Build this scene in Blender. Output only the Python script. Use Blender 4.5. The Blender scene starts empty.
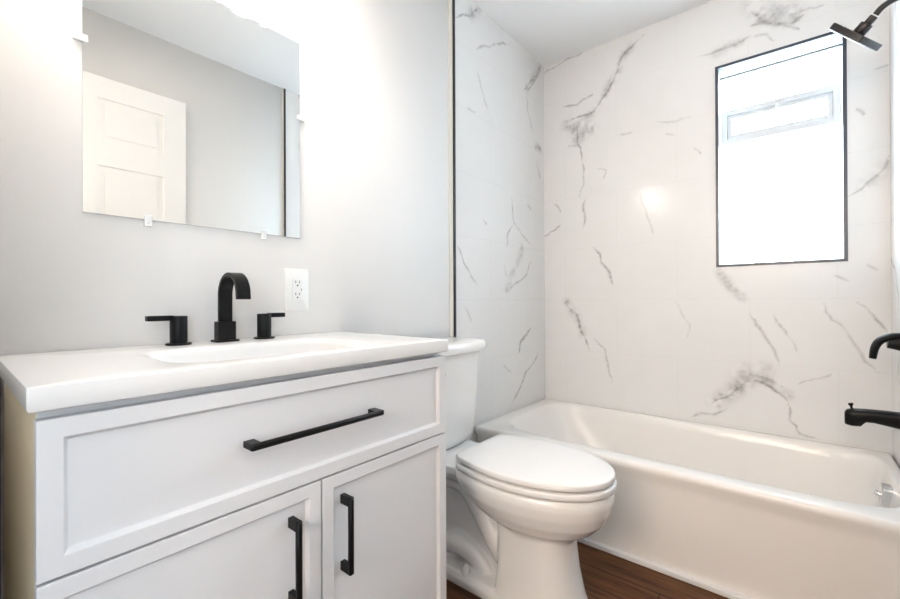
import bpy, bmesh, math, random
import numpy as np
from mathutils import Vector, Matrix
PI = math.pi
SC = bpy.context.scene
COL = SC.collection

# ------------------------------------------------------------------ camera
cam_d = bpy.data.cameras.new('camera')
cam = bpy.data.objects.new('camera', cam_d)
COL.objects.link(cam)
SC.camera = cam
yaw, pitch, roll = math.radians(39.5794), math.radians(0.1585), math.radians(-0.2278)
F = Vector((-math.sin(yaw)*math.cos(pitch), math.cos(yaw)*math.cos(pitch), math.sin(pitch)))
R_ = Vector((math.cos(yaw), math.sin(yaw), 0))
U_ = R_.cross(F)
R2 = R_*math.cos(roll) + U_*math.sin(roll)
U2 = -R_*math.sin(roll) + U_*math.cos(roll)
M_ = Matrix((R2, U2, -F)).transposed().to_4x4()
M_.translation = Vector((1.2252, -2.4169, 0.9864))
cam.matrix_world = M_
cam_d.sensor_fit = 'HORIZONTAL'
cam_d.sensor_width = 36
cam_d.lens = 418.24/900*36
cam_d.clip_start = 0.02

# ------------------------------------------------------------------ world, light, exposure
W = bpy.data.worlds.new('daylight')
SC.world = W
W.use_nodes = True
W.node_tree.nodes['Background'].inputs[0].default_value = (0.75, 0.85, 1.0, 1)
W.node_tree.nodes['Background'].inputs[1].default_value = 1.0
SC.view_settings.view_transform = 'Standard'
SC.view_settings.look = 'None'
SC.view_settings.gamma = 1
SC.view_settings.use_curve_mapping = False
SC.view_settings.exposure = 0.44
WINDOW_GLOW = 9.6       # daylit glass blocks
LAMP_GLOW = 32.0         # the vanity bar's bulbs
SIDE_FILL_GLOW = 3.6          # added cool fill panel on the hall's side wall
HALL_FILL_GLOW = 11.2          # added warm fill panel on the hall's far wall

# ------------------------------------------------------------------ materials
def mat(name, col, rough=0.5, metal=0.0, bump=None, coat=0.0, spec=0.5, emit=None, var=0.0, vscale=8.0):
    m = bpy.data.materials.new(name)
    m.use_nodes = True
    nt = m.node_tree
    b = nt.nodes['Principled BSDF']
    b.inputs['Base Color'].default_value = (*col, 1)
    b.inputs['Roughness'].default_value = rough
    b.inputs['Metallic'].default_value = metal
    b.inputs['Coat Weight'].default_value = coat
    b.inputs['Specular IOR Level'].default_value = spec
    if emit:
        b.inputs['Emission Color'].default_value = (*emit[0], 1)
        b.inputs['Emission Strength'].default_value = emit[1]
    tc = nt.nodes.new('ShaderNodeTexCoord')
    if var:
        n = nt.nodes.new('ShaderNodeTexNoise')
        n.inputs['Scale'].default_value = vscale
        n.inputs['Detail'].default_value = 4
        nt.links.new(tc.outputs['Object'], n.inputs['Vector'])
        mx = nt.nodes.new('ShaderNodeMix'); mx.data_type = 'RGBA'
        mx.inputs[6].default_value = (*[c*(1-var) for c in col], 1)
        mx.inputs[7].default_value = (*[min(1, c*(1+var)) for c in col], 1)
        nt.links.new(n.outputs['Fac'], mx.inputs[0])
        nt.links.new(mx.outputs[2], b.inputs['Base Color'])
    if bump:
        n = nt.nodes.new('ShaderNodeTexNoise')
        n.inputs['Scale'].default_value = bump[0]
        n.inputs['Detail'].default_value = 3
        nt.links.new(tc.outputs['Object'], n.inputs['Vector'])
        bp = nt.nodes.new('ShaderNodeBump')
        bp.inputs['Strength'].default_value = bump[1]
        bp.inputs['Distance'].default_value = 0.002
        nt.links.new(n.outputs['Fac'], bp.inputs['Height'])
        nt.links.new(bp.outputs['Normal'], b.inputs['Normal'])
    return m

WALL = mat('greige_wall_paint', (0.87, 0.86, 0.845), 0.55, bump=(160, 0.08), var=0.01)
CEIL = mat('white_ceiling_paint', (0.92, 0.92, 0.92), 0.7, bump=(120, 0.1))
WHITE = mat('white_gloss_paint', (0.84, 0.84, 0.84), 0.35)
REVEAL = mat('white_reveal_paint', (0.88, 0.88, 0.88), 0.5, bump=(120, 0.05))
CAB = mat('white_cabinet_lacquer', (0.80, 0.805, 0.82), 0.38, var=0.008, vscale=3)
CABSIDE_BOUNCE = mat('cabinet_side_bounce_tint', (0.90, 0.78, 0.57), 0.5, var=0.03, vscale=5)  # white cabinet side, warm bounced light of the gap painted into its colour
QUARTZ = mat('white_cultured_marble', (0.88, 0.875, 0.865), 0.25, coat=0.15, var=0.01, vscale=30)
BLACK = mat('matte_black_metal', (0.007, 0.007, 0.0075), 0.36, metal=0.0, spec=0.2, bump=(400, 0.05))
BLACKTRIM = mat('black_edge_trim', (0.02, 0.02, 0.024), 0.4, spec=0.4)
WINTRIM = mat('black_trim_window_bloom', (0.045, 0.055, 0.075), 0.3, spec=0.6)  # black trim with the window's blue-grey bloom painted in
BRONZE = mat('dark_bronze_metal', (0.05, 0.045, 0.042), 0.33, metal=0.6)
PORC = mat('white_porcelain', (0.89, 0.88, 0.865), 0.12, coat=0.4)
SEATM = mat('white_seat_plastic', (0.87, 0.86, 0.85), 0.25)
TUBM = mat('white_tub_enamel', (0.87, 0.845, 0.815), 0.22, coat=0.12)
CHROME = mat('polished_chrome', (0.75, 0.75, 0.75), 0.12, metal=1.0)
VENTM = mat('light_grey_vent_vinyl', (0.68, 0.69, 0.70), 0.5)
GAP = mat('grey_joint', (0.10, 0.10, 0.10), 0.7)
CAULK = mat('cream_caulk_strip', (0.80, 0.76, 0.68), 0.6)
PLASTIC = mat('white_outlet_plastic', (0.88, 0.88, 0.86), 0.3)
SLOT = mat('dark_slot', (0.03, 0.03, 0.03), 0.6)
DOORM = mat('white_door_paint', (0.86, 0.855, 0.84), 0.4)
MORTAR = mat('white_mortar_glow', (0.85, 0.86, 0.88), 0.6, emit=((0.93, 0.97, 1.0), 0.9))  # mortar made to glow, daylight between the blocks put into the material
SHADE = mat('glowing_lamp_glass', (0.9, 0.88, 0.84), 0.4, emit=((0.97, 0.855, 0.755), LAMP_GLOW))
HALLP = mat('hall_paint', (0.78, 0.77, 0.75), 0.6)
TEFLON = mat('white_thread_tape', (0.9, 0.9, 0.9), 0.5)
CLIPM = mat('clear_clip_plastic', (0.86, 0.87, 0.86), 0.15)
MIRROR = mat('silvered_glass', (0.90, 0.92, 0.915), 0.005, metal=1.0)
MIRROREDGE = mat('mirror_glass_edge', (0.62, 0.68, 0.66), 0.15)
DARKBROWN = mat('dark_brown_mottled', (0.05, 0.03, 0.02), 0.5, var=0.3, vscale=20)

def glass_block_material():
    m = mat('daylit_glass_block', (0.9, 0.93, 0.96), 0.08)
    nt = m.node_tree; b = nt.nodes['Principled BSDF']
    tc = nt.nodes.new('ShaderNodeTexCoord')
    w = nt.nodes.new('ShaderNodeTexNoise'); w.inputs['Scale'].default_value = 28; w.inputs['Detail'].default_value = 1
    nt.links.new(tc.outputs['Object'], w.inputs['Vector'])
    bp = nt.nodes.new('ShaderNodeBump'); bp.inputs['Strength'].default_value = 0.4; bp.inputs['Distance'].default_value = 0.004
    nt.links.new(w.outputs['Fac'], bp.inputs['Height']); nt.links.new(bp.outputs['Normal'], b.inputs['Normal'])
    b.inputs['Emission Color'].default_value = (0.64, 0.84, 1.0, 1)
    b.inputs['Emission Strength'].default_value = WINDOW_GLOW
    return m
GLASS = glass_block_material()

def floor_material():
    m = mat('brown_wood_plank', (0.1, 0.05, 0.03), 0.45, spec=0.25)
    nt = m.node_tree; b = nt.nodes['Principled BSDF']
    N = nt.nodes.new; Lk = nt.links.new
    tc = N('ShaderNodeTexCoord')
    sep = N('ShaderNodeSeparateXYZ'); Lk(tc.outputs['Object'], sep.inputs[0])
    br = N('ShaderNodeTexBrick')
    br.inputs['Scale'].default_value = 1.0
    br.inputs['Brick Width'].default_value = 1.22
    br.inputs['Row Height'].default_value = 0.178
    br.inputs['Mortar Size'].default_value = 0.0022
    br.inputs['Color1'].default_value = (0.135, 0.056, 0.020, 1)
    br.inputs['Color2'].default_value = (0.080, 0.031, 0.011, 1)
    br.inputs['Mortar'].default_value = (0.02, 0.011, 0.007, 1)
    mp = N('ShaderNodeMapping'); mp.inputs['Location'].default_value = (0.35, 0.888+0.178*4, 0)
    Lk(tc.outputs['Object'], mp.inputs[0]); Lk(mp.outputs[0], br.inputs['Vector'])
    mp2 = N('ShaderNodeMapping'); mp2.inputs['Scale'].default_value = (3, 26, 1)
    Lk(tc.outputs['Object'], mp2.inputs[0])
    nz = N('ShaderNodeTexNoise'); nz.inputs['Scale'].default_value = 1.6; nz.inputs['Detail'].default_value = 7; nz.inputs['Distortion'].default_value = 0.8
    Lk(mp2.outputs[0], nz.inputs['Vector'])
    cr = N('ShaderNodeValToRGB')
    cr.color_ramp.elements[0].position = 0.32; cr.color_ramp.elements[0].color = (0.45, 0.42, 0.40, 1)
    cr.color_ramp.elements[1].position = 0.70; cr.color_ramp.elements[1].color = (1.35, 1.35, 1.35, 1)
    Lk(nz.outputs['Fac'], cr.inputs[0])
    mx = N('ShaderNodeMix'); mx.data_type = 'RGBA'; mx.blend_type = 'MULTIPLY'; mx.inputs[0].default_value = 1
    Lk(br.outputs['Color'], mx.inputs[6]); Lk(cr.outputs[0], mx.inputs[7])
    Lk(mx.outputs[2], b.inputs['Base Color'])
    bp = N('ShaderNodeBump'); bp.inputs['Strength'].default_value = 0.25; bp.inputs['Distance'].default_value = 0.002
    Lk(nz.outputs['Fac'], bp.inputs['Height']); Lk(bp.outputs['Normal'], b.inputs['Normal'])
    return m
FLOORM = floor_material()

def tile_material(name, axis, offset):
    """marble tile: the vein pattern is an attribute of the mesh, joints and grain are nodes"""
    m = mat(name, (0.8, 0.8, 0.8), 0.15, spec=0.25)
    nt = m.node_tree; b = nt.nodes['Principled BSDF']
    N = nt.nodes.new; Lk = nt.links.new
    at = N('ShaderNodeAttribute'); at.attribute_name = 'vein'
    tc = N('ShaderNodeTexCoord'); sep = N('ShaderNodeSeparateXYZ'); Lk(tc.outputs['Object'], sep.inputs[0])
    cmb = N('ShaderNodeCombineXYZ'); Lk(sep.outputs[axis], cmb.inputs[0]); Lk(sep.outputs[2], cmb.inputs[1])
    nz = N('ShaderNodeTexNoise'); nz.inputs['Scale'].default_value = 55; nz.inputs['Detail'].default_value = 6
    Lk(tc.outputs['Object'], nz.inputs['Vector'])
    mr = N('ShaderNodeMapRange'); mr.inputs[1].default_value = 0.35; mr.inputs[2].default_value = 0.62; mr.inputs[3].default_value = 0.6; mr.inputs[4].default_value = 1.1
    Lk(nz.outputs['Fac'], mr.inputs[0])
    mu = N('ShaderNodeMath'); mu.operation = 'MULTIPLY'; mu.use_clamp = True
    Lk(at.outputs['Fac'], mu.inputs[0]); Lk(mr.outputs[0], mu.inputs[1])
    # faint soft clouding of the stone
    n2 = N('ShaderNodeTexNoise'); n2.inputs['Scale'].default_value = 3.2; n2.inputs['Detail'].default_value = 5; n2.inputs['Distortion'].default_value = 1.2
    Lk(tc.outputs['Object'], n2.inputs['Vector'])
    base = N('ShaderNodeMix'); base.data_type = 'RGBA'
    base.inputs[6].default_value = (0.80, 0.795, 0.785, 1); base.inputs[7].default_value = (0.86, 0.857, 0.85, 1)
    Lk(n2.outputs['Fac'], base.inputs[0])
    mx = N('ShaderNodeMix'); mx.data_type = 'RGBA'
    mx.inputs[7].default_value = (0.26, 0.245, 0.235, 1)
    Lk(base.outputs[2], mx.inputs[6]); Lk(mu.outputs[0], mx.inputs[0])
    br = N('ShaderNodeTexBrick')
    br.inputs['Scale'].default_value = 1; br.inputs['Brick Width'].default_value = 0.61; br.inputs['Row Height'].default_value = 0.305
    br.inputs['Mortar Size'].default_value = 0.0011
    mp = N('ShaderNodeMapping'); mp.inputs['Location'].default_value = (offset, 0.305*8 - 0.990 + 0.305*0, 0)
    Lk(cmb.outputs[0], mp.inputs[0]); Lk(mp.outputs[0], br.inputs['Vector'])
    m3 = N('ShaderNodeMix'); m3.data_type = 'RGBA'
    m3.inputs[7].default_value = (0.64, 0.63, 0.62, 1)
    fm = N('ShaderNodeMath'); fm.operation = 'MULTIPLY'; fm.inputs[1].default_value = 0.28
    Lk(br.outputs['Fac'], fm.inputs[0])
    Lk(mx.outputs[2], m3.inputs[6]); Lk(fm.outputs[0], m3.inputs[0])
    Lk(m3.outputs[2], b.inputs['Base Color'])
    bp = N('ShaderNodeBump'); bp.invert = True; bp.inputs['Strength'].default_value = 0.3; bp.inputs['Distance'].default_value = 0.001
    Lk(br.outputs['Fac'], bp.inputs['Height']); Lk(bp.outputs['Normal'], b.inputs['Normal'])
    return m
TILE_BACK = tile_material('marble_tile_back', 0, 0.162)
TILE_SIDE = tile_material('marble_tile_side', 1, 0.30)

# ------------------------------------------------------------------ helpers
def tag(o, label=None, cat=None, group=None, kind=None):
    if label: o['label'] = label
    if cat: o['category'] = cat
    if group: o['group'] = group
    if kind: o['kind'] = kind
    return o

def thing(name, label, cat, loc, group=None):
    o = bpy.data.objects.new(name, None)
    COL.objects.link(o)
    o.location = loc
    o.empty_display_size = 0.05
    return tag(o, label, cat, group)

def wloc(o):
    v = Vector((0, 0, 0))
    while o:
        v += o.location
        o = o.parent
    return v

def emit(name, bm, m, parent=None, smooth=False, angle=35, bevel=0, seg=2):
    """link a bmesh built in world coordinates as one mesh object"""
    bmesh.ops.recalc_face_normals(bm, faces=bm.faces[:])
    me = bpy.data.meshes.new(name)
    if parent:
        bmesh.ops.translate(bm, verts=bm.verts[:], vec=-wloc(parent))
    bm.to_mesh(me); bm.free()
    o = bpy.data.objects.new(name, me)
    COL.objects.link(o)
    for mm in (m if isinstance(m, (list, tuple)) else [m]):
        me.materials.append(mm)
    if parent: o.parent = parent
    if smooth or bevel:
        for p in me.polygons: p.use_smooth = True
        if smooth and not bevel:
            try: me.set_sharp_from_angle(angle=math.radians(angle))
            except Exception: pass
    if bevel:
        md = o.modifiers.new('bevel', 'BEVEL'); md.width = bevel; md.segments = seg; md.limit_method = 'ANGLE'
        md.angle_limit = math.radians(40); md.harden_normals = True
    return o

def box(bm, x0, x1, y0, y1, z0, z1, mi=0):
    v = [bm.verts.new(p) for p in ((x0,y0,z0),(x1,y0,z0),(x1,y1,z0),(x0,y1,z0),(x0,y0,z1),(x1,y0,z1),(x1,y1,z1),(x0,y1,z1))]
    for f in ((0,3,2,1),(4,5,6,7),(0,1,5,4),(1,2,6,5),(2,3,7,6),(3,0,4,7)):
        bm.faces.new([v[i] for i in f]).material_index = mi
    return bm

def B(*a):
    return box(bmesh.new(), *a)

def loft(bm, rings, cap0=True, cap1=True, closed=True):
    vr = [[bm.verts.new(p) for p in r] for r in rings]
    n = len(vr[0])
    for a, b in zip(vr[:-1], vr[1:]):
        for i in range(n if closed else n-1):
            j = (i+1) % n
            bm.faces.new((a[i], a[j], b[j], b[i]))
    if cap0: bm.faces.new(vr[0][::-1])
    if cap1: bm.faces.new(vr[-1])
    return bm

def cyl(bm, p0, p1, r0, r1=None, n=32, steps=None):
    p0, p1 = Vector(p0), Vector(p1)
    r1 = r0 if r1 is None else r1
    d = (p1-p0).normalized()
    a = d.cross(Vector((0,0,1)) if abs(d.z) < .9 else Vector((1,0,0))).normalized(); b = d.cross(a)
    prof = steps or [(0, r0), (1, r1)]
    rings = []
    for t, r in prof:
        c = p0.lerp(p1, t)
        rings.append([c + (a*math.cos(2*PI*i/n) + b*math.sin(2*PI*i/n))*r for i in range(n)])
    return loft(bm, rings)

def rcyl(bm, p0, p1, r, e=0.0015, n=32):
    L = (Vector(p1)-Vector(p0)).length
    t = e/L
    return cyl(bm, p0, p1, r, n=n, steps=[(0, r-e), (t*.3, r-e*.3), (t, r), (1-t, r), (1-t*.3, r-e*.3), (1, r-e)])

def tube(bm, pts, rads, n=20, sub=8, squash=None):
    """round tube along a smoothed path"""
    P = [Vector(p) for p in pts]
    out, rr = [], []
    for i in range(len(P)-1):
        p0 = P[max(i-1,0)]; p1 = P[i]; p2 = P[i+1]; p3 = P[min(i+2,len(P)-1)]
        for k in range(sub):
            t = k/sub
            out.append(0.5*((2*p1)+(p2-p0)*t+(2*p0-5*p1+4*p2-p3)*t*t+(3*p1-p0-3*p2+p3)*t**3))
            rr.append(rads[i]*(1-t)+rads[i+1]*t)
    out.append(P[-1]); rr.append(rads[-1])
    rings = []
    a = None
    for i, c in enumerate(out):
        d = (out[min(i+1,len(out)-1)]-out[max(i-1,0)]).normalized()
        if a is None:
            a = d.cross(Vector((0,1,0)) if abs(d.y) < .9 else Vector((0,0,1))).normalized()
        else:
            a = (a - d*a.dot(d)).normalized()
        b = d.cross(a)
        s = squash or (1, 1)
        rings.append([c + a*math.cos(2*PI*k/n)*rr[i]*s[0] + b*math.sin(2*PI*k/n)*rr[i]*s[1] for k in range(n)])
    return loft(bm, rings)

def sgnpow(v, e):
    return math.copysign(abs(v)**e, v)

def superellipse(cx, cy, a, b, z, n=6, k=64):
    return [(cx + a*sgnpow(math.cos(2*PI*i/k), 2/n), cy + b*sgnpow(math.sin(2*PI*i/k), 2/n), z) for i in range(k)]

def rrect(x0, x1, y0, y1, r, z, k=8):
    pts = []
    for cx, cy, a0 in ((x1-r, y1-r, 0), (x0+r, y1-r, PI/2), (x0+r, y0+r, PI), (x1-r, y0+r, 3*PI/2)):
        for i in range(k+1):
            a = a0 + PI/2*i/k
            pts.append((cx+r*math.cos(a), cy+r*math.sin(a), z))
    return pts

def structure(name, bm, m, parent=None, **kw):
    return tag(emit(name, bm, m, parent, **kw), kind=None if parent else 'structure')

# ------------------------------------------------------------------ measures
RW, CH, YF = 1.524, 2.462, -2.440      # right wall, ceiling height, front wall
TY = -0.760                            # tub front
WX0, WX1, WZ0, WZ1 = 0.9290, 1.3910, 1.149, 2.124
BACK_VEINS = [
  (5, 0.9, 0, [(0.596, 2.422), (0.536, 2.382), (0.472, 2.333), (0.455, 2.271), (0.427, 2.216), (0.379, 2.154), (0.32, 2.085), (0.281, 2.078), (0.198, 2.081), (0.134, 2.078)]),
  (16, 0.45, 1, [(0.526, 2.379), (0.472, 2.333), (0.449, 2.262), (0.393, 2.178), (0.323, 2.078), (0.207, 2.021)]),
  (26, 0.4, 1, [(0.163, 2.045), (0.22, 1.988), (0.299, 1.985)]),
  (22, 0.4, 1, [(0.226, 1.945), (0.287, 2.0)]),
  (5, 0.75, 0, [(0.135, 2.169), (0.221, 2.156), (0.291, 2.182), (0.321, 2.193)]),
  (4, 0.8, 0, [(0.22, 2.03), (0.229, 1.914), (0.25, 1.82), (0.259, 1.738), (0.233, 1.602)]),
  (5, 0.7, 0, [(0.276, 1.595), (0.257, 1.521), (0.251, 1.415)]),
  (4, 0.6, 0, [(-0.008, 2.403), (0.08, 2.434), (0.146, 2.453), (0.301, 2.467)]),
  (4, 0.6, 0, [(0.156, 1.919), (0.229, 1.914)]),
  (4, 0.6, 0, [(0.066, 1.585), (0.115, 1.523)]),
  (4, 0.6, 0, [(-0.007, 1.387), (0.075, 1.423), (0.115, 1.452)]),
  (4, 0.5, 0, [(0.828, 1.755), (0.867, 1.715)]),
  (4, 0.35, 0, [(0.699, 1.861), (0.746, 1.841)]),
  (4, 0.35, 0, [(0.655, 1.936), (0.824, 1.918)]),
  (4, 0.35, 0, [(0.467, 1.913), (0.539, 1.911)]),
  (4, 0.5, 0, [(0.339, 1.748), (0.391, 1.732), (0.373, 1.677)]),
  (6, 0.8, 0, [(0.319, 1.293), (0.365, 1.2), (0.41, 1.14), (0.427, 1.06)]),
  (6, 0.85, 0, [(0.142, 0.969), (0.211, 0.903), (0.239, 0.799), (0.292, 0.688)]),
  (15, 0.45, 1, [(0.152, 0.975), (0.214, 0.891), (0.251, 0.779)]),
  (4, 0.6, 0, [(0.317, 0.765), (0.38, 0.705), (0.397, 0.627), (0.421, 0.515)]),
  (14, 0.45, 1, [(0.94, 1.121), (0.981, 1.047), (1.028, 0.998)]),
  (5, 0.55, 0, [(1.059, 0.92), (1.096, 0.851), (1.14, 0.768), (1.169, 0.689)]),
  (4, 0.5, 0, [(1.146, 0.915), (1.194, 0.826), (1.228, 0.739)]),
  (4, 0.5, 0, [(1.317, 0.97), (1.344, 0.897), (1.39, 0.848), (1.42, 0.787), (1.487, 0.684)]),
  (4, 0.75, 0, [(1.421, 0.974), (1.459, 0.933), (1.484, 0.893), (1.508, 0.853)]),
  (6, 0.95, 0, [(0.895, 0.471), (0.965, 0.514), (1.018, 0.569), (1.057, 0.607)]),
  (22, 0.6, 1, [(0.921, 0.483), (0.978, 0.535), (1.042, 0.591)]),
  (5, 1.0, 0, [(1.065, 0.611), (1.121, 0.592), (1.168, 0.559), (1.198, 0.525)]),
  (14, 0.6, 1, [(1.08, 0.629), (1.132, 0.607), (1.193, 0.556)]),
  (24, 0.3, 1, [(1.011, 0.626), (1.114, 0.66)]),
  (4, 0.6, 0, [(1.08, 0.633), (1.14, 0.617), (1.193, 0.585)]),
  (5, 0.5, 0, [(0.808, 0.39), (0.852, 0.415), (0.966, 0.458)]),
  (4, 0.7, 0, [(1.198, 0.518), (1.201, 0.445), (1.237, 0.391), (1.293, 0.381)]),
  (4, 0.5, 0, [(1.228, 0.605), (1.343, 0.669)]),
  (9, 0.7, 0, [(1.073, 2.336), (1.103, 2.285), (1.162, 2.242), (1.225, 2.224), (1.256, 2.241)]),
  (28, 0.5, 1, [(1.081, 2.365), (1.126, 2.294), (1.212, 2.265)]),
  (5, 0.6, 0, [(1.065, 2.273), (1.126, 2.262)]),
  (4, 0.55, 0, [(1.246, 2.259), (1.279, 2.262), (1.325, 2.254)]),
  (4, 0.5, 0, [(1.197, 2.218), (1.245, 2.179)]),
  (6, 0.5, 0, [(0.861, 2.209), (0.946, 2.206), (1.026, 2.213), (1.088, 2.217), (1.125, 2.211), (1.154, 2.167)]),
  (16, 0.3, 1, [(0.929, 2.198), (1.026, 2.213)]),
  (4, 0.5, 0, [(1.47, 1.918), (1.515, 1.926)]),
  (4, 0.5, 0, [(1.422, 1.781), (1.446, 1.741)]),
  (5, 0.6, 0, [(1.401, 1.418), (1.459, 1.47), (1.501, 1.511), (1.516, 1.564)]),
  (18, 0.4, 1, [(1.45, 1.46), (1.502, 1.507)]),
  (4, 0.4, 0, [(1.447, 1.131), (1.487, 1.1)]),
  (4, 0.4, 0, [(1.351, 1.089), (1.398, 1.061)]),
  (4, 0.35, 0, [(0.574, 1.585), (0.648, 1.306)]),
  (4, 0.3, 0, [(0.742, 0.985), (0.81, 0.858), (0.801, 0.781)]),
]
LEFT_VEINS = [
  (5, 0.8, 0, [(-0.889, 2.314), (-0.772, 2.379), (-0.706, 2.459)]),
  (18, 0.55, 1, [(-0.761, 2.394), (-0.71, 2.461)]),
  (5, 0.6, 0, [(-0.731, 2.231), (-0.613, 2.302), (-0.396, 2.422)]),
  (5, 0.75, 0, [(-0.049, 2.445), (-0.227, 2.227)]),
  (5, 0.6, 0, [(-0.075, 2.396), (-0.262, 2.213)]),
  (14, 0.45, 1, [(-0.049, 2.439), (-0.215, 2.243)]),
  (4, 0.75, 0, [(-0.227, 2.215), (-0.21, 2.114), (-0.15, 1.993)]),
  (4, 0.45, 0, [(-0.721, 2.136), (-0.678, 2.052), (-0.621, 1.971)]),
  (5, 0.5, 0, [(-0.805, 1.921), (-0.731, 1.923)]),
  (14, 0.6, 1, [(-0.106, 1.924), (-0.054, 1.926)]),
  (5, 0.5, 0, [(-0.107, 1.844), (-0.056, 1.733)]),
  (5, 0.65, 0, [(-0.396, 1.563), (-0.375, 1.432), (-0.326, 1.399), (-0.174, 1.318)]),
  (5, 0.6, 0, [(-0.375, 1.421), (-0.445, 1.34), (-0.446, 1.28)]),
  (16, 0.45, 1, [(-0.282, 1.281), (-0.377, 1.151), (-0.448, 1.052)]),
  (5, 0.55, 0, [(-0.15, 1.23), (-0.329, 1.091), (-0.427, 1.04)]),
  (5, 0.6, 0, [(-0.887, 1.246), (-0.836, 1.168), (-0.711, 1.047)]),
  (5, 0.45, 0, [(-0.835, 0.961), (-0.771, 0.877)]),
  (8, 0.85, 0, [(-0.179, 0.824), (-0.31, 0.742), (-0.321, 0.683)]),
  (6, 0.65, 0, [(-0.087, 0.673), (-0.259, 0.552), (-0.406, 0.402)]),
  (5, 0.5, 0, [(-0.492, 0.641), (-0.404, 0.583)]),
  (5, 0.5, 0, [(-0.674, 1.399), (-0.638, 1.379)]),
  (5, 0.5, 0, [(-0.221, 1.555), (-0.172, 1.528)]),
  (5, 0.4, 0, [(-0.477, 1.179), (-0.426, 1.099)]),
]

# ------------------------------------------------------------------ marble pattern
rng = np.random.default_rng(5)
def jitter(pts, amp=0.16, lev=3):
    P = [np.array(p, float) for p in pts]
    for _ in range(lev):
        Q = [P[0]]
        for a, b in zip(P[:-1], P[1:]):
            d = b-a; L = np.hypot(*d)
            nrm = np.array([-d[1], d[0]])
            Q += [(a+b)/2 + nrm*rng.normal(0, amp*0.5), b]
        P = Q; amp *= 0.8
    return P

def value_noise(u, v, scale, seed):
    r = np.random.default_rng(seed); T = r.random((64, 64))
    x = u*scale+17.3; y = v*scale+9.1
    xi = np.floor(x).astype(int); yi = np.floor(y).astype(int)
    fx = x-xi; fy = y-yi; fx = fx*fx*(3-2*fx); fy = fy*fy*(3-2*fy)
    g = lambda i, j: T[i % 64, j % 64]
    return (g(xi,yi)*(1-fx)+g(xi+1,yi)*fx)*(1-fy)+(g(xi,yi+1)*(1-fx)+g(xi+1,yi+1)*fx)*fy

def vein_field(U, V, veins):
    out = np.zeros_like(U)
    fine = value_noise(U, V, 60, 1)*.5+value_noise(U, V, 120, 2)*.5
    mid = value_noise(U, V, 22, 3)*.6+value_noise(U, V, 50, 4)*.4
    for w, s, cloud, pts in veins:
        P = jitter(pts, 0.10 if cloud else 0.13)
        w = w*0.001*(1.25 if cloud else 0.95)
        A = np.array(P); pad = w*3.2
        sel = (U > A[:,0].min()-pad) & (U < A[:,0].max()+pad) & (V > A[:,1].min()-pad) & (V < A[:,1].max()+pad)
        if not sel.any(): continue
        u, v = U[sel], V[sel]
        d = np.full(u.shape, 9.0); tt = np.zeros(u.shape)
        n = len(P)-1
        for i, (a, b) in enumerate(zip(P[:-1], P[1:])):
            ab = b-a; L2 = max(ab@ab, 1e-9)
            t = np.clip(((u-a[0])*ab[0]+(v-a[1])*ab[1])/L2, 0, 1)
            dd = np.hypot(u-a[0]-ab[0]*t, v-a[1]-ab[1]*t)
            k = dd < d
            d[k] = dd[k]; tt[k] = (i+t[k])/n
        taper = np.clip(np.minimum(tt, 1-tt)*7, 0.25, 1)
        if cloud:
            val = s*np.exp(-(d/(w*1.15))**2)*np.clip((mid[sel]-0.22)*2.4, 0, 1)*np.clip(.55+fine[sel], 0, 1.3)
        else:
            ww = w*(0.4+1.3*mid[sel])*taper
            val = s*np.exp(-(d/ww)**2)*np.clip(0.35+1.25*fine[sel], 0, 1)*np.clip(0.4+1.2*mid[sel], 0, 1)
        out[sel] = 1-(1-out[sel])*(1-np.clip(val, 0, 1))
    return out

def random_veins(seed, u0, u1, v0, v1, n):
    r = np.random.default_rng(seed); L = []
    for _ in range(n):
        p = np.array([r.uniform(u0, u1), r.uniform(v0, v1)]); a = r.uniform(0.9, 2.4); pts = [tuple(p)]
        for _ in range(r.integers(2, 6)):
            a += r.normal(0, .35); p = p+np.array([math.cos(a), math.sin(a)])*r.uniform(.05, .13); pts.append(tuple(p))
        L.append((5, float(r.uniform(.35, .75)), 0, pts))
    return L

def cuts(lo, hi, step, extra=()):
    e = sorted({lo, hi, *extra}); out = []
    for a, b in zip(e[:-1], e[1:]):
        out += list(np.linspace(a, b, max(1, int(round((b-a)/step))), endpoint=False))
    return np.array(out+[hi])

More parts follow.
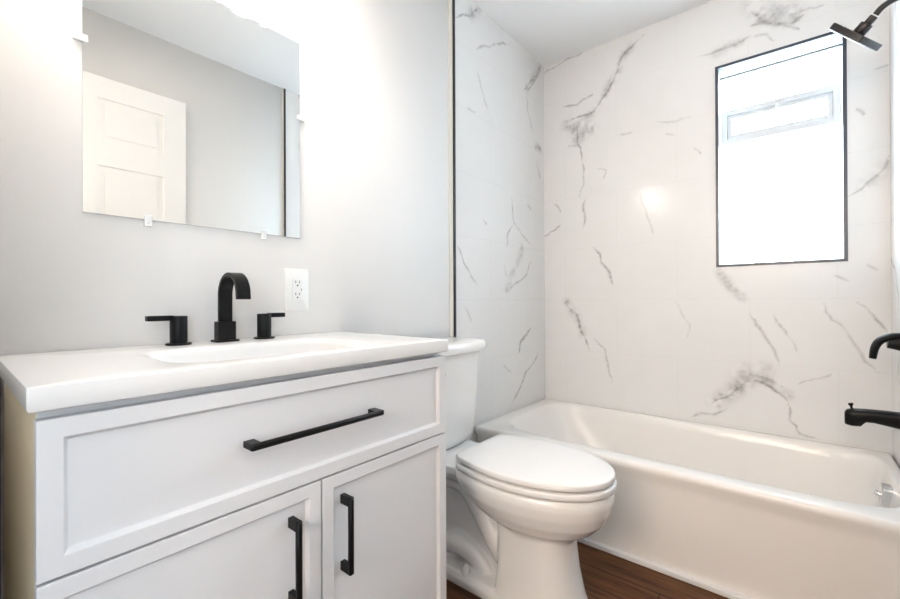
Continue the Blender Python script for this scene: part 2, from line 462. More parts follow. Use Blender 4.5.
def tiled_wall(name, us, vs, place, veins, m, hole=None, solids=(), extra_mats=()):
    """dense tiled face (place(u, v) -> world point) with its vein attribute, plus the solid wall behind"""
    U, V = np.meshgrid(us, vs, indexing='ij')
    nu, nv = U.shape
    pts = place(U.ravel(), V.ravel())
    idx = np.arange(nu*nv).reshape(nu, nv)
    q = np.stack([idx[:-1,:-1], idx[1:,:-1], idx[1:,1:], idx[:-1,1:]], -1).reshape(-1, 4)
    if hole is not None:
        uc = (U[:-1,:-1]+U[1:,1:]).ravel()/2; vc = (V[:-1,:-1]+V[1:,1:]).ravel()/2
        q = q[~((uc > hole[0]) & (uc < hole[1]) & (vc > hole[2]) & (vc < hole[3]))]
    field = vein_field(U.ravel(), V.ravel(), veins)
    bm = bmesh.new()
    for s in solids: box(bm, *s[:6], s[6])
    sv = [tuple(v.co) for v in bm.verts]; bm.verts.index_update()
    sf = [tuple(v.index+len(pts) for v in f.verts) for f in bm.faces]; sm = [f.material_index for f in bm.faces]
    bm.free()
    me = bpy.data.meshes.new(name)
    allv = np.concatenate([pts, np.array(sv)]) if sv else pts
    me.vertices.add(len(allv)); me.vertices.foreach_set('co', allv.astype(np.float32).ravel())
    faces = np.concatenate([q, np.array(sf)]) if sf else q
    me.loops.add(faces.size); me.loops.foreach_set('vertex_index', faces.ravel().astype(np.int32))
    me.polygons.add(len(faces)); me.polygons.foreach_set('loop_start', (np.arange(len(faces))*4).astype(np.int32))
    for mm in (m, *extra_mats): me.materials.append(mm)
    me.polygons.foreach_set('material_index', np.array([0]*len(q)+sm, np.int32))
    at = me.attributes.new('vein', 'FLOAT', 'POINT')
    at.data.foreach_set('value', np.concatenate([field, np.zeros(len(sv))]).astype(np.float32))
    me.update(calc_edges=True); me.validate()
    o = bpy.data.objects.new(name, me); COL.objects.link(o)
    return tag(o, kind='structure')

# ------------------------------------------------------------------ room shell
structure('floor', B(-0.6, 2.6, -4.2, 0.0, -0.06, 0.0), FLOORM)
structure('ceiling', B(-0.7, 2.7, -4.2, 0.16, CH, CH+0.08), CEIL)

STEP = 0.0045
tiled_wall('wall_back', cuts(0.0, RW, STEP, (WX0, WX1)), cuts(0.0, CH, STEP, (WZ0, WZ1)),
           lambda u, v: np.stack([u, np.zeros_like(u), v], -1), BACK_VEINS, TILE_BACK, (WX0, WX1, WZ0, WZ1),
           [(-0.12, WX0, 0.0008, 0.18, 0, CH, 1), (WX1, RW+0.12, 0.0008, 0.18, 0, CH, 1),
            (WX0, WX1, 0.0008, 0.18, 0, WZ0, 1), (WX0, WX1, 0.0008, 0.18, WZ1, CH, 1)], (REVEAL,))
TS = -0.903                             # tiles start here on both side walls
tiled_wall('wall_left', cuts(TS, 0.0, STEP), cuts(0.0, CH, STEP),
           lambda u, v: np.stack([np.full_like(u, 0.004), u, v], -1), LEFT_VEINS, TILE_SIDE, None,
           [(-0.12, 0.0, YF-0.1, 0.0, 0, CH, 1), (0.0, 0.0036, TS, 0.0, 0, CH, 2)], (WALL, REVEAL))
tiled_wall('wall_right', cuts(TS, 0.0, 0.008), cuts(0.0, CH, 0.008),
           lambda u, v: np.stack([np.full_like(u, RW-0.004), u, v], -1), random_veins(8, TS, 0, 0, CH, 26), TILE_SIDE, None,
           [(RW, RW+0.12, YF-0.1, 0.0, 0, CH, 1), (RW-0.0036, RW, TS, 0.0, 0, CH, 2)], (WALL, REVEAL))
# front wall with the doorway the photo is taken from
bm = B(-0.12, 0.56, YF-0.1, YF, 0, CH); box(bm, 1.46, RW+0.12, YF-0.1, YF, 0, CH); box(bm, 0.56, 1.46, YF-0.1, YF, 2.13, CH)
structure('wall_front', bm, WALL)
# the hall beyond it
bm = B(-0.7, -0.6, -4.2, YF-0.1, 0, CH); box(bm, 2.6, 2.7, -4.2, YF-0.1, 0, CH); box(bm, -0.7, 2.7, -4.3, -4.2, 0, CH)
box(bm, -0.6, -0.12, YF-0.1, YF, 0, CH); box(bm, RW+0.12, 2.6, YF-0.1, YF, 0, CH)
structure('wall_hall', bm, HALLP)
# black edge trim and the strip of caulk beside it
structure('trim_1', B(0.0, 0.011, TS-0.012, TS, 0, CH), BLACKTRIM)
structure('trim_2', B(0.0, 0.005, TS-0.036, TS-0.012, 0, CH), CAULK)
structure('trim_3', B(RW-0.011, RW, TS-0.012, TS, 0, CH), BLACKTRIM)
structure('trim_4', B(RW-0.005, RW, TS-0.022, TS-0.012, 0, CH), CAULK)
structure('baseboard_left', B(0, 0.014, -1.515, TS-0.04, 0, 0.085), WHITE, bevel=0.004)
structure('baseboard_right', B(RW-0.014, RW, YF+0.02, TS-0.04, 0, 0.085), WHITE, bevel=0.004)
structure('dark_strip', B(0.0, 0.010, YF+0.004, -2.3462, 0, 0.845), DARKBROWN)  # plain dark brown strip beside the vanity, not identified as any part
# door casing
bm = bmesh.new()
for x0, x1 in ((0.56, 0.575), (1.45, 1.465)): box(bm, x0, x1, YF-0.11, YF+0.006, 0, 2.13)
structure('trim_6', bm, WHITE)

# ------------------------------------------------------------------ window
win = bpy.data.objects.new('window_1', None); COL.objects.link(win); win.location = ((WX0+WX1)/2, 0.13, WZ0); tag(win, kind='structure')
t = 0.009
bm = bmesh.new()
for x0, x1, z0, z1 in ((WX0-.004, WX0+t, WZ0-.004, WZ1+.004), (WX1-t, WX1+.004, WZ0-.004, WZ1+.004),
                       (WX0+t, WX1-t, WZ0-.004, WZ0+t), (WX0+t, WX1-t, WZ1-t, WZ1+.004)):
    box(bm, x0, x1, -0.004, 0.010, z0, z1)
emit('edge_trim', bm, WINTRIM, win)
GY = 0.138                                # face of the glass blocks
emit('mortar', B(WX0, WX1, GY+0.006, GY+0.04, WZ0, WZ1), MORTAR, win)
rows = [WZ0, 1.368, 1.570, 1.772, 1.948, WZ1]
cols = [WX0, 1.073, 1.2245, WX1]
for r in (0, 1, 2, 4):
    for c in range(3):
        x0, x1, z0, z1 = cols[c]+.004, cols[c+1]-.004, rows[r]+.004, rows[r+1]-.004
        bm = bmesh.new()
        cx, cz = (x0+x1)/2, (z0+z1)/2; a, b_ = (x1-x0)/2, (z1-z0)/2
        rg = []
        for y, s in ((GY+0.012, 0), (GY+0.004, 0.0), (GY+0.001, .004), (GY, .012)):
            rg.append([(p[0], y, p[1]) for p in [(q[0], q[1]) for q in rrect(x0+s, x1-s, z0+s, z1-s, .010, 0, 4)]])
        loft(bm, rg)
        emit('glass_block', bm, GLASS, win, smooth=True)
emit('caulk_line', B(WX0, WX1, GY-.010, GY+.004, WZ1-.007, WZ1), GAP, win)
# the vent in the fourth course
vx0, vx1, vz0, vz1 = WX0+.006, WX1-.006, rows[3]+.003, rows[4]-.003
def frame(bm, x0, x1, z0, z1, w, y0, y1):
    box(bm, x0, x0+w, y0, y1, z0, z1); box(bm, x1-w, x1, y0, y1, z0, z1)
    box(bm, x0+w, x1-w, y0, y1, z0, z0+w); box(bm, x0+w, x1-w, y0, y1, z1-w, z1); return bm
vf = emit('vent_frame', frame(bmesh.new(), vx0, vx1, vz0, vz1, .026, GY-0.020, GY+0.012), VENTM, win, bevel=.002)
emit('vent_sash', frame(bmesh.new(), vx0+.027, vx1-.027, vz0+.027, vz1-.027, .018, GY-0.012, GY+0.012), VENTM, vf, bevel=.002)
emit('vent_pane', B(vx0+.043, vx1-.043, GY+.002, GY+.008, vz0+.043, vz1-.043), GLASS, vf)
emit('vent_latch', B(1.155, 1.165, GY-.024, GY-.012, vz1-.055, vz1-.022), WHITE, vf, bevel=.001)

# ------------------------------------------------------------------ bathtub
TX0, TX1, TYB, RIM = 0.006, RW-0.006, -0.002, 0.3726
tub = thing('bathtub', 'white alcove bathtub with a smooth front apron, along the window wall', 'bathtub', ((TX0+TX1)/2, TY/2, 0))
K = 96
def outer(inset, z, n=200):
    x0, x1, y0, y1 = TX0+inset, TX1-inset, TY+inset, TYB-inset
    return superellipse((x0+x1)/2, (y0+y1)/2, (x1-x0)/2, (y1-y0)/2, z, n, K)
def inner(x0, x1, y0, y1, z, n):
    return superellipse((x0+x1)/2, (y0+y1)/2, (x1-x0)/2, (y1-y0)/2, z, n, K)
rings = [outer(.010, 0.012), outer(.010, 0.30), outer(.008, 0.325), outer(.000, 0.345), outer(0, RIM-.016), outer(.003, RIM-.006), outer(.009, RIM-.001), outer(.018, RIM)]
rings += [inner(.085, 1.486, TY+.072, -.036, RIM, 7), inner(.096, 1.480, TY+.080, -.042, RIM-.003, 7), inner(.106, 1.4765, TY+.087, -.048, RIM-.012, 6.5),
          inner(.125, 1.472, TY+.096, -.056, RIM-.05, 6), inner(.180, 1.458, TY+.106, -.068, .25, 5.5), inner(.245, 1.442, TY+.116, -.082, .16, 5),
          inner(.290, 1.42, TY+.130, -.10, .105, 4.5), inner(.335, 1.385, TY+.165, -.14, .075, 4), inner(.42, 1.30, TY+.24, -.22, .066, 3.5)]
emit('tub_shell', loft(bmesh.new(), rings, cap0=False), TUBM, tub, smooth=True, angle=50)
bm = bmesh.new()
box(bm, TX0, TX1, TY-.010, TY+.012, 0.0, 0.020)
emit('base_strip', bm, WHITE, tub, bevel=.004)
# overflow plate on the sloped end by the taps
ov = bmesh.new()
oc = Vector((1.466, -0.36, 0.312))
rg = []
for dx, s in ((0.012, 0), (-.016, 0), (-.019, .003), (-.020, .008)):
    rg.append([(oc.x+dx, oc.y+p[0], oc.z+p[1]) for p in [(q[0], q[1]) for q in rrect(-.030+s, .030-s, -.036+s, .036-s, .012, 0, 5)]])
op = emit('overflow_plate', loft(ov, rg), CHROME, tub, smooth=True)
op['label'] = 'chrome overflow plate'
bm = bmesh.new(); cyl(bm, (oc.x-.034, oc.y-.002, oc.z+.006), (oc.x-.012, oc.y-.002, oc.z-.004), .008, n=16)
emit('trip_lever', bm, CHROME, op, smooth=True)
bm = bmesh.new(); cyl(bm, (1.27, -.385, .066), (1.27, -.385, .070), .03, n=24)
emit('drain', bm, CHROME, tub, smooth=True)['label'] = 'chrome drain'

# ------------------------------------------------------------------ toilet
YC = -1.168
toilet = thing('toilet', 'white two-piece toilet with an elongated bowl and its lid closed, between vanity and tub', 'toilet', (0.4, YC, 0))
def egg(xb, xm, xf, h, z, back=.74, rc=.045, nf=2.1):
    """elongated outline: half-ellipse front, sides closing towards a straight back edge with round corners"""
    half = []
    for i in range(19):
        a = PI/2*i/18
        half.append((xm+(xf-xm)*sgnpow(math.cos(a), 2/nf), h*sgnpow(math.sin(a), 2/nf)))
    wb = h*back; L = xm-xb; rc = min(rc, L*.6)
    for i in range(1, 9):
        t = i/8*(1-rc/L)
        half.append((xm-L*t, h-(h-wb)*t**1.9))
    x_, y_ = half[-1]
    rr = min(rc, y_*.9)
    for i in range(1, 7):
        a = PI/2*i/6
        half.append((x_-rc*math.sin(a), y_-rr*(1-math.cos(a))))
    half += [(xb, (y_-rr)*.5)]
    return [(x, YC+y, z) for x, y in half]+[(xb, YC, z)]+[(x, YC-y, z) for x, y in half[:0:-1]]
bm = bmesh.new()
# front pedestal
def ped(x0, x1, h, z, r=.022):
    pts = rrect(x0, .60, YC-h, YC+h, r, z, 4)
    out = []
    for i in range(25):
        a = -PI/2+PI*i/24
        out.append((.59+(x1-.59)*sgnpow(math.cos(a), 2/2.3), YC+h*sgnpow(math.sin(a), 2/2.3), z))
    for i in range(7):
        a = PI/2+PI/2*i/6; out.append((x0+r+r*math.cos(a), YC+h-r+r*math.sin(a), z))
    for i in range(7):
        a = PI+PI/2*i/6; out.append((x0+r+r*math.cos(a), YC-h+r+r*math.sin(a), z))
    return out
loft(bm, [ped(.455,.728,.118,0), ped(.455,.728,.118,.02), ped(.460,.714,.111,.06), ped(.465,.698,.105,.13), ped(.465,.688,.101,.20), ped(.46,.685,.101,.26), ped(.45,.69,.101,.31)])
loft(bm, [egg(.47,.56,.690,.095,.240), egg(.45,.55,.712,.110,.260), egg(.415,.54,.752,.137,.284), egg(.375,.53,.784,.162,.318),
          egg(.34,.52,.800,.178,.354), egg(.318,.52,.807,.185,.385), egg(.315,.52,.807,.185,.402), egg(.315,.52,.801,.179,.414)])
# tank shelf behind the bowl
loft(bm, [rrect(.06,.44,YC-.085,YC+.085,.03,.335), rrect(.045,.44,YC-.112,YC+.112,.03,.360), rrect(.035,.42,YC-.130,YC+.130,.03,.385), rrect(.03,.40,YC-.132,YC+.132,.03,.412)])
# foot, web and trapway
loft(bm, [rrect(.10,.62,YC-.120,YC+.120,.05,0), rrect(.10,.62,YC-.120,YC+.120,.05,.028), rrect(.112,.60,YC-.108,YC+.108,.045,.046)])
loft(bm, [rrect(.15,.60,YC-.035,YC+.035,.03,.02), rrect(.10,.60,YC-.035,YC+.035,.03,.37)])
for s in (-1, 1):
    tube(bm, [(.52,YC+s*.040,.100), (.45,YC+s*.042,.165), (.385,YC+s*.045,.250), (.31,YC+s*.045,.325), (.22,YC+s*.045,.335)], [.052,.050,.046,.042,.042])
    tube(bm, [(.14,YC+s*.04,.05), (.22,YC+s*.043,.092), (.30,YC+s*.044,.096), (.375,YC+s*.040,.060), (.41,YC+s*.035,.02)], [.038,.040,.038,.033,.026])
bowl = emit('bowl', bm, PORC, toilet, smooth=True)
md = bowl.modifiers.new('remesh', 'REMESH'); md.mode = 'VOXEL'; md.voxel_size = 0.0045; md.use_smooth_shade = True
md = bowl.modifiers.new('smooth', 'SMOOTH'); md.iterations = 5; md.factor = 0.5
for s in (-1, 1):
    bm = bmesh.new()
    cyl(bm, (.340, YC+s*.097, .038), (.340, YC+s*.097, .076), .013, n=20, steps=[(0,.0165),(.45,.015),(.8,.0115),(1,.004)])
    emit('bolt_cap', bm, PORC, toilet, smooth=True)
# seat ring and lid
def slab(z0, z1, out, e=.0035):
    xb, xm, xf, h = out
    f = lambda s, z: egg(xb+s, xm, xf-s, h-s, z)
    return [f(e, z0), f(e*.3, z0+e*.35), f(0, z0+e), f(0, z1-e), f(e*.3, z1-e*.35), f(e, z1)]
st = emit('seat', loft(bmesh.new(), slab(.4195, .4385, (.322, .525, .813, .187))), SEATM, toilet, smooth=True, angle=60)
rg = slab(.4455, .4640, (.326, .525, .809, .185))
for s, z in ((.02, .4665), (.05, .4695), (.10, .4715), (.15, .4725)):
    rg.append(egg(.326+s*1.2, .525, .809-s*1.4, .185-s, z))
emit('lid', loft(bmesh.new(), rg), SEATM, toilet, smooth=True, angle=60)
for s in (-1, 1):
    bm = bmesh.new(); rcyl(bm, (.305, YC+s*.075-.02, .432), (.305, YC+s*.075+.02, .432), .013, n=20)
    box(bm, .291, .319, YC+s*.075-.018, YC+s*.075+.018, .408, .432)
    emit('hinge', bm, SEATM, toilet, smooth=True)
# tank: flat back, bowed front
def tk(x1, hw, z, bow=.03, x0=.025, k=20, r=.03):
    pts = [(x0, YC+hw, z), (x0, YC-hw, z)]
    for i in range(k+1):
        u = -1+2*i/k
        pts.append((x1 - bow*u*u - (r*max(0, abs(u)-.86)/.14)**1.0*(abs(u)-.86 > 0)*0.9, YC+hw*u, z))
    return pts
tank = emit('tank', loft(bmesh.new(), [tk(.190,.176,.413), tk(.203,.188,.425), tk(.207,.192,.45), tk(.219,.204,.60), tk(.227,.212,.780)]), PORC, toilet, smooth=True, angle=50)
emit('tank_lid', loft(bmesh.new(), [tk(.230,.214,.780), tk(.248,.230,.785), tk(.252,.234,.796), tk(.251,.233,.812), tk(.246,.228,.820), tk(.233,.215,.825), tk(.19,.17,.826)]), PORC, toilet, smooth=True, angle=50)
fl = bmesh.new(); rcyl(fl, (.200, YC-.15, .715), (.232, YC-.15, .715), .012, n=20); box(fl, .224, .234, YC-.155, YC-.075, .707, .722)
emit('flush_lever', fl, CHROME, tank, smooth=True)['label'] = 'chrome flush lever'

# ------------------------------------------------------------------ vanity cabinet
VX, VY0, VY1 = 0.484, -2.343, -1.540
van = thing('vanity_cabinet', 'white shaker vanity cabinet with one wide drawer over two doors and black pulls', 'cabinet', (VX/2, (VY0+VY1)/2, 0))
bm = bmesh.new()
box(bm, 0.012, VX-.020, VY0+.003, VY0+.020, 0.09, .845)
box(bm, 0.012, VX-.024, VY0+.0015, VY0+.003, 0.0, .8455, 1)
box(bm, 0.012, VX-.020, VY1-.020, VY1-.002, 0.09, .845)
box(bm, 0.012, 0.024, VY0+.020, VY1-.020, 0.09, .845)
box(bm, 0.024, VX-.020, VY0+.020, VY1-.020, 0.09, 0.108)
box(bm, 0.024, VX-.060, VY0+.020, VY1-.020, 0.0, 0.09)
box(bm, VX-.040, VX-.020, VY0+.020, VY1-.020, 0.815, .845)
box(bm, VX-.040, VX-.020, VY0+.020, VY1-.020, 0.610, .642)
box(bm, 0.012, VX-.060, VY0+.003, VY0+.020, 0.0, .09)
box(bm, 0.012, VX-.060, VY1-.020, VY1-.002, 0.0, .09)
emit('carcass', bm, (CAB, CABSIDE_BOUNCE), van)

def shaker(name, y0, y1, z0, z1, rail=.026):
    """slab with a recessed flat panel"""
    bm = bmesh.new()
    x0, x1 = VX-.0195, VX
    def rect(x, q): return [(x, y0+q, z0+q), (x, y1-q, z0+q), (x, y1-q, z1-q), (x, y0+q, z1-q)]
    loft(bm, [rect(x0, 0), rect(x1, 0), rect(x1, rail), rect(x1-.0085, rail+.005)])
    return emit(name, bm, CAB, van, bevel=.0012)

def pull(y0, z0, y1, z1, parent, w=.012):
    """flat bar pull on two square feet, standing off the face"""
    bm = bmesh.new()
    xa, xb, xc = VX-.009, VX+.018, VX+.0265
    if abs(y1-y0) > abs(z1-z0):
        z = z0
        rg = [[(x, y, z+zz) for x, zz in ((xb,-w/2),(xc-.003,-w/2),(xc,-w/2+.003),(xc,w/2-.003),(xc-.003,w/2),(xb,w/2))] for y in (y0+.003, y1-.003)]
        a = [(x if x < xc-.001 else xc-.003, y0, z+(q-z)*.8) for x, y, q in rg[0]]; c = [(x if x < xc-.001 else xc-.003, y1, z+(q-z)*.8) for x, y, q in rg[1]]
        loft(bm, [a, *rg, c])
        for s, e in ((y0, 1), (y1, -1)):
            ya, yb = sorted((s+e*.001, s+e*.020)); box(bm, xa, xb+.003, ya, yb, z-w/2+.0004, z+w/2-.0004)
    else:
        y = y0; zl, zh = min(z0, z1), max(z0, z1)
        rg = [[(x, y+yy, z) for x, yy in ((xb,-w/2),(xc-.003,-w/2),(xc,-w/2+.003),(xc,w/2-.003),(xc-.003,w/2),(xb,w/2))] for z in (zl+.003, zh-.003)]
        a = [(x if x < xc-.001 else xc-.003, y+(q-y)*.8, zl) for x, q, z in rg[0]]; c = [(x if x < xc-.001 else xc-.003, y+(q-y)*.8, zh) for x, q, z in rg[1]]
        loft(bm, [a, *rg, c])
        for s, e in ((zl, 1), (zh, -1)):
            za, zb = sorted((s+e*.001, s+e*.020)); box(bm, xa, xb+.003, y-w/2+.0004, y+w/2-.0004, za, zb)
    h = emit('pull_handle', bm, BLACK, parent, bevel=.0008)
    h['label'] = 'matte black bar pull'
    return h

dr = shaker('drawer', VY0, VY1, .6280, .8355)
pull(-2.083, .735, -1.784, .735, dr)
d1 = shaker('door', VY0, -1.9315, .100, .6240)
pull(-1.993, .412, -1.993, .574, d1)
d2 = shaker('door', -1.9275, VY1, .100, .6240)
pull(-1.874, .413, -1.874, .576, d2)

# countertop with integral basin
CX, CY0, CY1, CZ0, CZ1 = 0.493, -2.3525, -1.551, .8475, .8805
CY1 = -1.537
CX0 = 0.0015
top = thing('vanity_countertop', 'white vanity countertop with a moulded sink basin, resting on the white cabinet', 'countertop', (CX/2, (CY0+CY1)/2, CZ0))
K = 72
cxm, cym = (CX0+CX)/2, (CY0+CY1)/2
def orect(s, z):
    # rectangle with small corner radius sampled at the same angles as the basin
    return superellipse(cxm, cym, (CX-CX0)/2-s, (CY1-CY0)/2-s, z, 240, K)
def bas(a, b, z, n, cx=.288, cy=-1.94):
    return superellipse(cx, cy, a, b, z, n, K)
rings = [orect(.005, CZ0), orect(.0015, CZ0+.0015), orect(0, CZ0+.005), orect(0, CZ1-.0018), orect(.0005, CZ1-.0005), orect(.0018, CZ1),
         bas(.152, .235, CZ1, 4.5), bas(.142, .225, CZ1-.0015, 4.5), bas(.135, .217, CZ1-.006, 4.5), bas(.131, .213, CZ1-.015, 4.5), bas(.128, .210, CZ1-.07, 4.5), bas(.105, .185, CZ1-.105, 4), bas(.06, .11, CZ1-.118, 3), bas(.02, .02, CZ1-.120, 2)]
emit('top_slab', loft(bmesh.new(), rings, cap0=False), QUARTZ, top, smooth=True, angle=40)
bm = bmesh.new(); cyl(bm, (.288, -1.94, CZ1-.1195), (.288, -1.94, CZ1-.1165), .021, n=24)
emit('sink_drain', bm, BLACK, top, smooth=True)

# ------------------------------------------------------------------ faucet
FX, FY, FZ = 0.054, -1.940, CZ1
fau = thing('sink_faucet', 'matte black widespread sink faucet with arched ribbon spout and two lever handles', 'faucet', (FX, FY, FZ))
def ribbon(path, wy, t, bev=.0015):
    bm = bmesh.new(); rg = []
    for i, (x, z) in enumerate(path):
        a = path[max(i-1, 0)]; b = path[min(i+1, len(path)-1)]
        d = Vector((b[0]-a[0], 0, b[1]-a[1])).normalized(); nrm = Vector((-d.z, 0, d.x)); c = Vector((x, FY, z)); yv = Vector((0, 1, 0))
        rg.append([c+nrm*(su*(t/2-du))+yv*(sv*(wy/2-dv)) for su, sv, du, dv in
                   ((1,1,0,bev),(1,-1,0,bev),(1,-1,bev,0),(-1,-1,bev,0),(-1,-1,0,bev),(-1,1,0,bev),(-1,1,bev,0),(1,1,bev,0))])
    return loft(bm, rg)
r, zc = .053, FZ+.122
path = [(FX, FZ+.045), (FX, FZ+.08), (FX, FZ+.105)]
path += [(FX+r-r*math.cos(a), zc+r*math.sin(a)) for a in np.linspace(0, PI*.93, 24)]
lx, lz = path[-1]; path += [(lx+.001*k, lz-.011*k) for k in (1, 2)]
sp = emit('spout', ribbon(path, .034, .011), BLACK, fau, smooth=True, angle=30)
bm = bmesh.new(); loft(bm, [rrect(FX-.017, FX+.017, FY-.022, FY+.022, .004, z) for z in (FZ+.004, FZ+.053)]); emit('spout_collar', bm, BLACK, sp, smooth=True, angle=30)
bm = bmesh.new(); loft(bm, [rrect(FX-.024, FX+.024, FY-.029, FY+.029, .006, z) for z in (FZ, FZ+.005)]); emit('flange', bm, BLACK, sp, smooth=True, angle=30)
for hy, s, ll in ((-2.049, -1, .067), (-1.834, 1, .059)):
    bm = bmesh.new(); rcyl(bm, (FX, hy, FZ+.004), (FX, hy, FZ+.071), .0188)
    h = emit('handle', bm, BLACK, fau, smooth=True)
    bm = bmesh.new()
    ya, yb = sorted((hy+s*.012, hy+s*ll))
    loft(bm, [[(FX+x, y, z) for x, z in ((-.010, FZ+.060), (.010, FZ+.060), (.010, FZ+.0725), (-.010, FZ+.0725))] for y in (ya, yb)])
    emit('lever', bm, BLACK, h, bevel=.0015)
    bm = bmesh.new(); rcyl(bm, (FX, hy, FZ), (FX, hy, FZ+.005), .028); emit('flange', bm, BLACK, h, smooth=True)

# ------------------------------------------------------------------ mirror
MY0, MY1, MZ0, MZ1 = -2.2209, -1.6931, 1.1873, 1.8111
mir = thing('wall_mirror', 'frameless rectangular wall mirror held by small clear clips above the vanity', 'mirror', (0.0, (MY0+MY1)/2, MZ0))
bm = B(0.001, 0.006, MY0, MY1, MZ0, MZ1, 1)
for f in bm.faces:
    if all(abs(v.co.x-.006) < 1e-6 for v in f.verts): f.material_index = 0
emit('mirror_glass', bm, (MIRROR, MIRROREDGE), mir)
def clip(y, z, dy, dz):
    bm = B(0.0, 0.0065, y-.008 - (0.0), y+.008, z-.008, z+.008)
    box(bm, 0.0065, 0.0095, y-.008+min(dy,0)*.010, y+.008+max(dy,0)*.010, z-.008+min(dz,0)*.010, z+.008+max(dz,0)*.010)
    cl = emit('mirror_clip', bm, CLIPM, mir, bevel=.001)
    bm = bmesh.new(); cyl(bm, (.0095, y, z), (.0105, y, z), 0.0018, n=12); emit('screw', bm, MIRROREDGE, cl)
clip(MY0-.0085, 1.574, 1, 0); clip(MY1+.0085, 1.573, -1, 0)
clip(-2.099, MZ0-.0085, 0, 1); clip(-1.811, MZ0-.0085, 0, 1); clip(-2.099, MZ1+.0085, 0, -1); clip(-1.811, MZ1+.0085, 0, -1)

# ------------------------------------------------------------------ outlet
OY, OZ = -1.703, 1.0235
out = thing('wall_outlet', 'white duplex electrical outlet on the wall right of the faucet', 'outlet', (0, OY, OZ-.066))
bm = bmesh.new(); rg = []
for x, s in ((0, 0), (.004, .0005), (.0062, .004)):
    rg.append([(x, OY+p[0], OZ+p[1]) for p in rrect(-.042+s, .042-s, -.066+s, .066-s, .005, 0, 4)])
emit('cover_plate', loft(bm, rg), PLASTIC, out, smooth=True, angle=30)
bm = bmesh.new(); rg = []
for x, s in ((.005, 0), (.0075, 0), (.0085, .001)):
    rg.append([(x, OY+p[0], OZ+p[1]) for p in rrect(-.0165+s, .0165-s, -.0335+s, .0335-s, .002, 0, 4)])
rc = emit('receptacle', loft(bm, rg), PLASTIC, out, smooth=True, angle=30)
for dz in (.019, -.019):
    bm = bmesh.new()
    for dy in (-.0063, .0063): box(bm, .0083, .0088, OY+dy-.001, OY+dy+.001, OZ+dz+.001, OZ+dz+.009)
    cyl(bm, (.0083, OY, OZ+dz-.006), (.0089, OY, OZ+dz-.006), .0026, n=12)
    emit('socket_slots', bm, SLOT, rc)['label'] = 'dark socket slots'
bm = bmesh.new(); box(bm, .0083, .009, OY+.0125, OY+.0145, OZ-.003, OZ+.003); emit('test_button', bm, SLOT, rc)

# ------------------------------------------------------------------ shower head, valve, spout
PY = -0.38
sh = thing('shower_fixture', 'dark flat square shower head on a curved arm, in front of the window corner', 'shower head', (RW-.004, PY, 1.98))
n = Vector((-.685, .348, -.64)).normalized()
view = (Vector((1.395, PY, 1.911))-Vector((1.2252, -2.4169, .9864))).normalized()
c0 = Vector((1.391, PY, 1.906))
u = n.cross(Vector((0, 0, 1))).normalized(); v = n.cross(u)
def oriented_square(c, s, z0, z1, ang, bm, e=.003):
    ca, sa = math.cos(ang), math.sin(ang)
    a = u*ca+v*sa; b = -u*sa+v*ca
    rg = []
    for z, q in ((z0, e), (z0+e*.6, 0), (z1-e*.6, 0), (z1, e)):
        rg.append([c+a*p[0]+b*p[1]+n*z for p in rrect(-s/2+q, s/2-q, -s/2+q, s/2-q, .006, 0, 3)])
    return loft(bm, rg)
ANG = 0.0
hd = emit('shower_head', oriented_square(c0, .128, -.011, .011, ANG, bmesh.new()), BRONZE, sh, smooth=True, angle=30)
emit('nozzle_face', oriented_square(c0, .116, .0095, .0125, ANG, bmesh.new(), .001), CHROME, hd, smooth=True, angle=30)
bm = bmesh.new(); rcyl(bm, c0-n*.010, c0-n*.042, .020, .002, 20); emit('neck', bm, BRONZE, sh, smooth=True)
bm = bmesh.new(); rcyl(bm, c0-n*.041, c0-n*.066, .0125, .003, 20); emit('swivel_nut', bm, BRONZE, sh, smooth=True)
bm = bmesh.new(); rcyl(bm, c0-n*.0655, c0-n*.069, .0125, .0005, 20); emit('thread_tape', bm, TEFLON, sh, smooth=True)['label'] = 'white ring of thread tape'
p0 = c0-n*.068
bm = bmesh.new(); tube(bm, [p0, p0-n*.025, p0+Vector((.045, -.006, .030)), p0+Vector((.075, -.004, .036)), Vector((RW-.004, PY, p0.z+.036))], [.0095]*5); emit('shower_arm', bm, BRONZE, sh, smooth=True)
bm = bmesh.new(); rcyl(bm, (RW-.004, PY, p0.z+.036), (RW-.012, PY, p0.z+.036), .028, .003); emit('wall_flange', bm, BRONZE, sh, smooth=True)

va = thing('shower_valve', 'black shower valve lever on the tiled wall above the tub spout', 'faucet', (RW-.004, PY, .83))
bm = bmesh.new(); rcyl(bm, (RW-.004, PY, .835), (RW-.013, PY, .835), .085, .004, 48); emit('escutcheon', bm, BLACK, va, smooth=True)
bm = bmesh.new(); cyl(bm, (RW-.012, PY, .835), (RW-.06, PY, .838), .028, .018); emit('hub', bm, BLACK, va, smooth=True)
bm = bmesh.new(); tube(bm, [(1.505, PY, .862), (1.475, PY, .858), (1.448, PY, .845), (1.434, PY, .820), (1.428, PY, .782)], [.0135, .016, .0155, .0145, .012], squash=(.8, 1.2)); emit('lever', bm, BLACK, va, smooth=True)

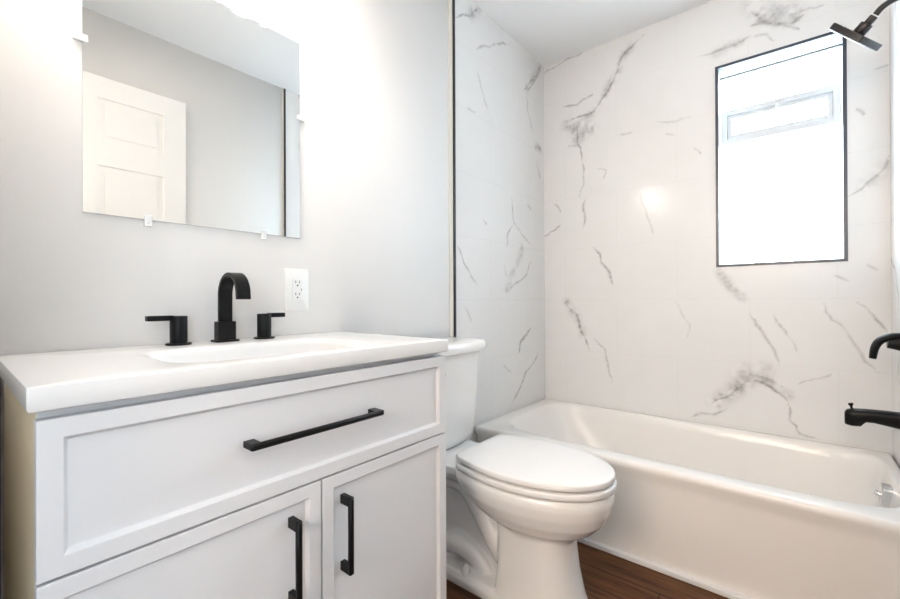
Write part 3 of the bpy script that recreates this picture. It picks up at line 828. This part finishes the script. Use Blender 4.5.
ts = thing('tub_spout', 'black bathtub spout with a small diverter knob, low above the tub rim', 'faucet', (RW-.004, PY, .58))
bm = bmesh.new(); rg = []
for x, zt, zb, w in ((1.520, .606, .548, .026), (1.49, .606, .551, .0255), (1.455, .606, .557, .025), (1.428, .605, .561, .0245), (1.410, .604, .560, .024), (1.403, .6035, .552, .024), (1.397, .603, .543, .0235), (1.375, .601, .541, .0225), (1.363, .597, .543, .020), (1.357, .588, .546, .015)):
    zc_, hz = (zt+zb)/2, (zt-zb)/2
    rg.append([(x, PY+p[0], p[2]) for p in [(q[0], 0, q[1]) for q in superellipse(0, zc_, w, hz, 0, 3.2, 28)]])
ts_b = emit('spout_body', loft(bm, rg), BLACK, ts, smooth=True, angle=50)
bm = bmesh.new(); cyl(bm, (1.376, PY, .598), (1.372, PY, .620), .005, n=16, steps=[(0,.0035),(.5,.0035),(.75,.007),(1,.0065)]); emit('diverter_knob', bm, BLACK, ts, smooth=True)
bm = bmesh.new(); rcyl(bm, (RW-.004, PY, .575), (RW-.010, PY, .575), .034, .002); emit('wall_flange', bm, BLACK, ts, smooth=True)

# ------------------------------------------------------------------ door standing open against the right wall
DX0, DX1, DY0, DY1, DZ1 = 1.420, 1.455, -2.425, -1.553, 2.098
door = bpy.data.objects.new('door_1', None); COL.objects.link(door); door.location = (1.44, DY0, 0.01); tag(door, kind='structure')
bm = B(DX0+.006, DX1, DY0, DY1, .01, DZ1)
st_ = .105; mid = (DY0+DY1)/2
zs = [(.22, .92), (1.06, 1.66), (1.78, DZ1-.105)]
ys = [(DY0+st_, mid-.05), (mid+.05, DY1-st_)]
box(bm, DX0, DX0+.006, DY0, DY0+st_, .01, DZ1); box(bm, DX0, DX0+.006, DY1-st_, DY1, .01, DZ1); box(bm, DX0, DX0+.006, mid-.05, mid+.05, .01, DZ1)
ze = [.01]+[q for p in zs for q in p]+[DZ1]
for z0, z1 in zip(ze[0::2], ze[1::2]):
    for y0, y1 in ys: box(bm, DX0, DX0+.006, y0, y1, z0, z1)
for z0, z1 in zs:
    for y0, y1 in ys:
        box(bm, DX0+.003, DX0+.006, y0+.03, y1-.03, z0+.03, z1-.03)
emit('door_leaf', bm, DOORM, door)
bm = bmesh.new(); rcyl(bm, (DX0+.002, DY1-.06, .95), (DX0-.012, DY1-.06, .95), .030, .003); rcyl(bm, (DX0-.012, DY1-.06, .95), (DX0-.045, DY1-.06, .95), .010); rcyl(bm, (DX0-.035, DY1-.06, .95), (DX0-.058, DY1-.06, .95), .026, .009)
emit('door_knob', bm, BRONZE, door, smooth=True)

# ------------------------------------------------------------------ lamps and added fill panels
vl = thing('vanity_light', 'black bar vanity light with three glowing glass shades above the mirror', 'lamp', (0.0, -2.03, 2.02))
emit('back_plate', B(0.0, .022, -2.153, -1.907, 2.02, 2.10), BLACK, vl, bevel=.003)
bm = bmesh.new(); rcyl(bm, (.055, -2.295, 2.06), (.055, -1.765, 2.06), .010, .002, 20); box(bm, .018, .055, -2.04, -2.02, 2.05, 2.07)
emit('bar', bm, BLACK, vl, smooth=True)
for y in (-2.26, -2.03, -1.80):
    bm = bmesh.new(); cyl(bm, (.055, y, 2.06), (.145, y, 2.06), .008, n=16); cyl(bm, (.145, y, 2.075), (.145, y, 2.030), .022, n=24)
    ho = emit('socket', bm, BLACK, vl, smooth=True)
    bm = bmesh.new(); cyl(bm, (.145, y, 2.030), (.145, y, 1.925), .03, n=28, steps=[(0, .024), (.12, .036), (.5, .046), (.85, .048), (1, .044)])
    emit('lamp_shade', bm, SHADE, ho, smooth=True)['label'] = 'glowing white glass shade'
# added glowing panel built like a window, warm fill from behind the camera
hw = bpy.data.objects.new('fill_panel_back', None); COL.objects.link(hw); hw.location = (1.05, -4.2, 0.8); tag(hw, kind='structure')
FILLWARM = mat('warm_fill_glow', (.9, .9, .88), .3, emit=((1.0, .81, .65), HALL_FILL_GLOW))
emit('fill_panel_frame', frame(bmesh.new(), 0.40, 1.65, 1.36, 2.36, .06, -4.2, -4.165), WHITE, hw, bevel=.003)
emit('fill_pane', B(0.46, 1.59, -4.195, -4.185, 1.42, 2.30), FILLWARM, hw)
hv = bpy.data.objects.new('fill_panel_side', None); COL.objects.link(hv); hv.location = (2.6, -3.3, 0.8); tag(hv, kind='structure')  # second added glowing panel, cool fill for the vanity front
FILLCOOL = mat('cool_fill_glow', (.9, .9, .92), .3, emit=((.66, .84, 1.0), SIDE_FILL_GLOW))
bm = bmesh.new()
for y0, y1, z0, z1 in ((-3.95, -3.89, .55, 2.2), (-2.71, -2.65, .55, 2.2), (-3.89, -2.71, .55, .61), (-3.89, -2.71, 2.14, 2.2)): box(bm, 2.565, 2.6, y0, y1, z0, z1)
emit('fill_panel_frame', bm, WHITE, hv, bevel=.003)
emit('fill_pane', B(2.585, 2.595, -3.89, -2.71, .61, 2.14), FILLCOOL, hv)
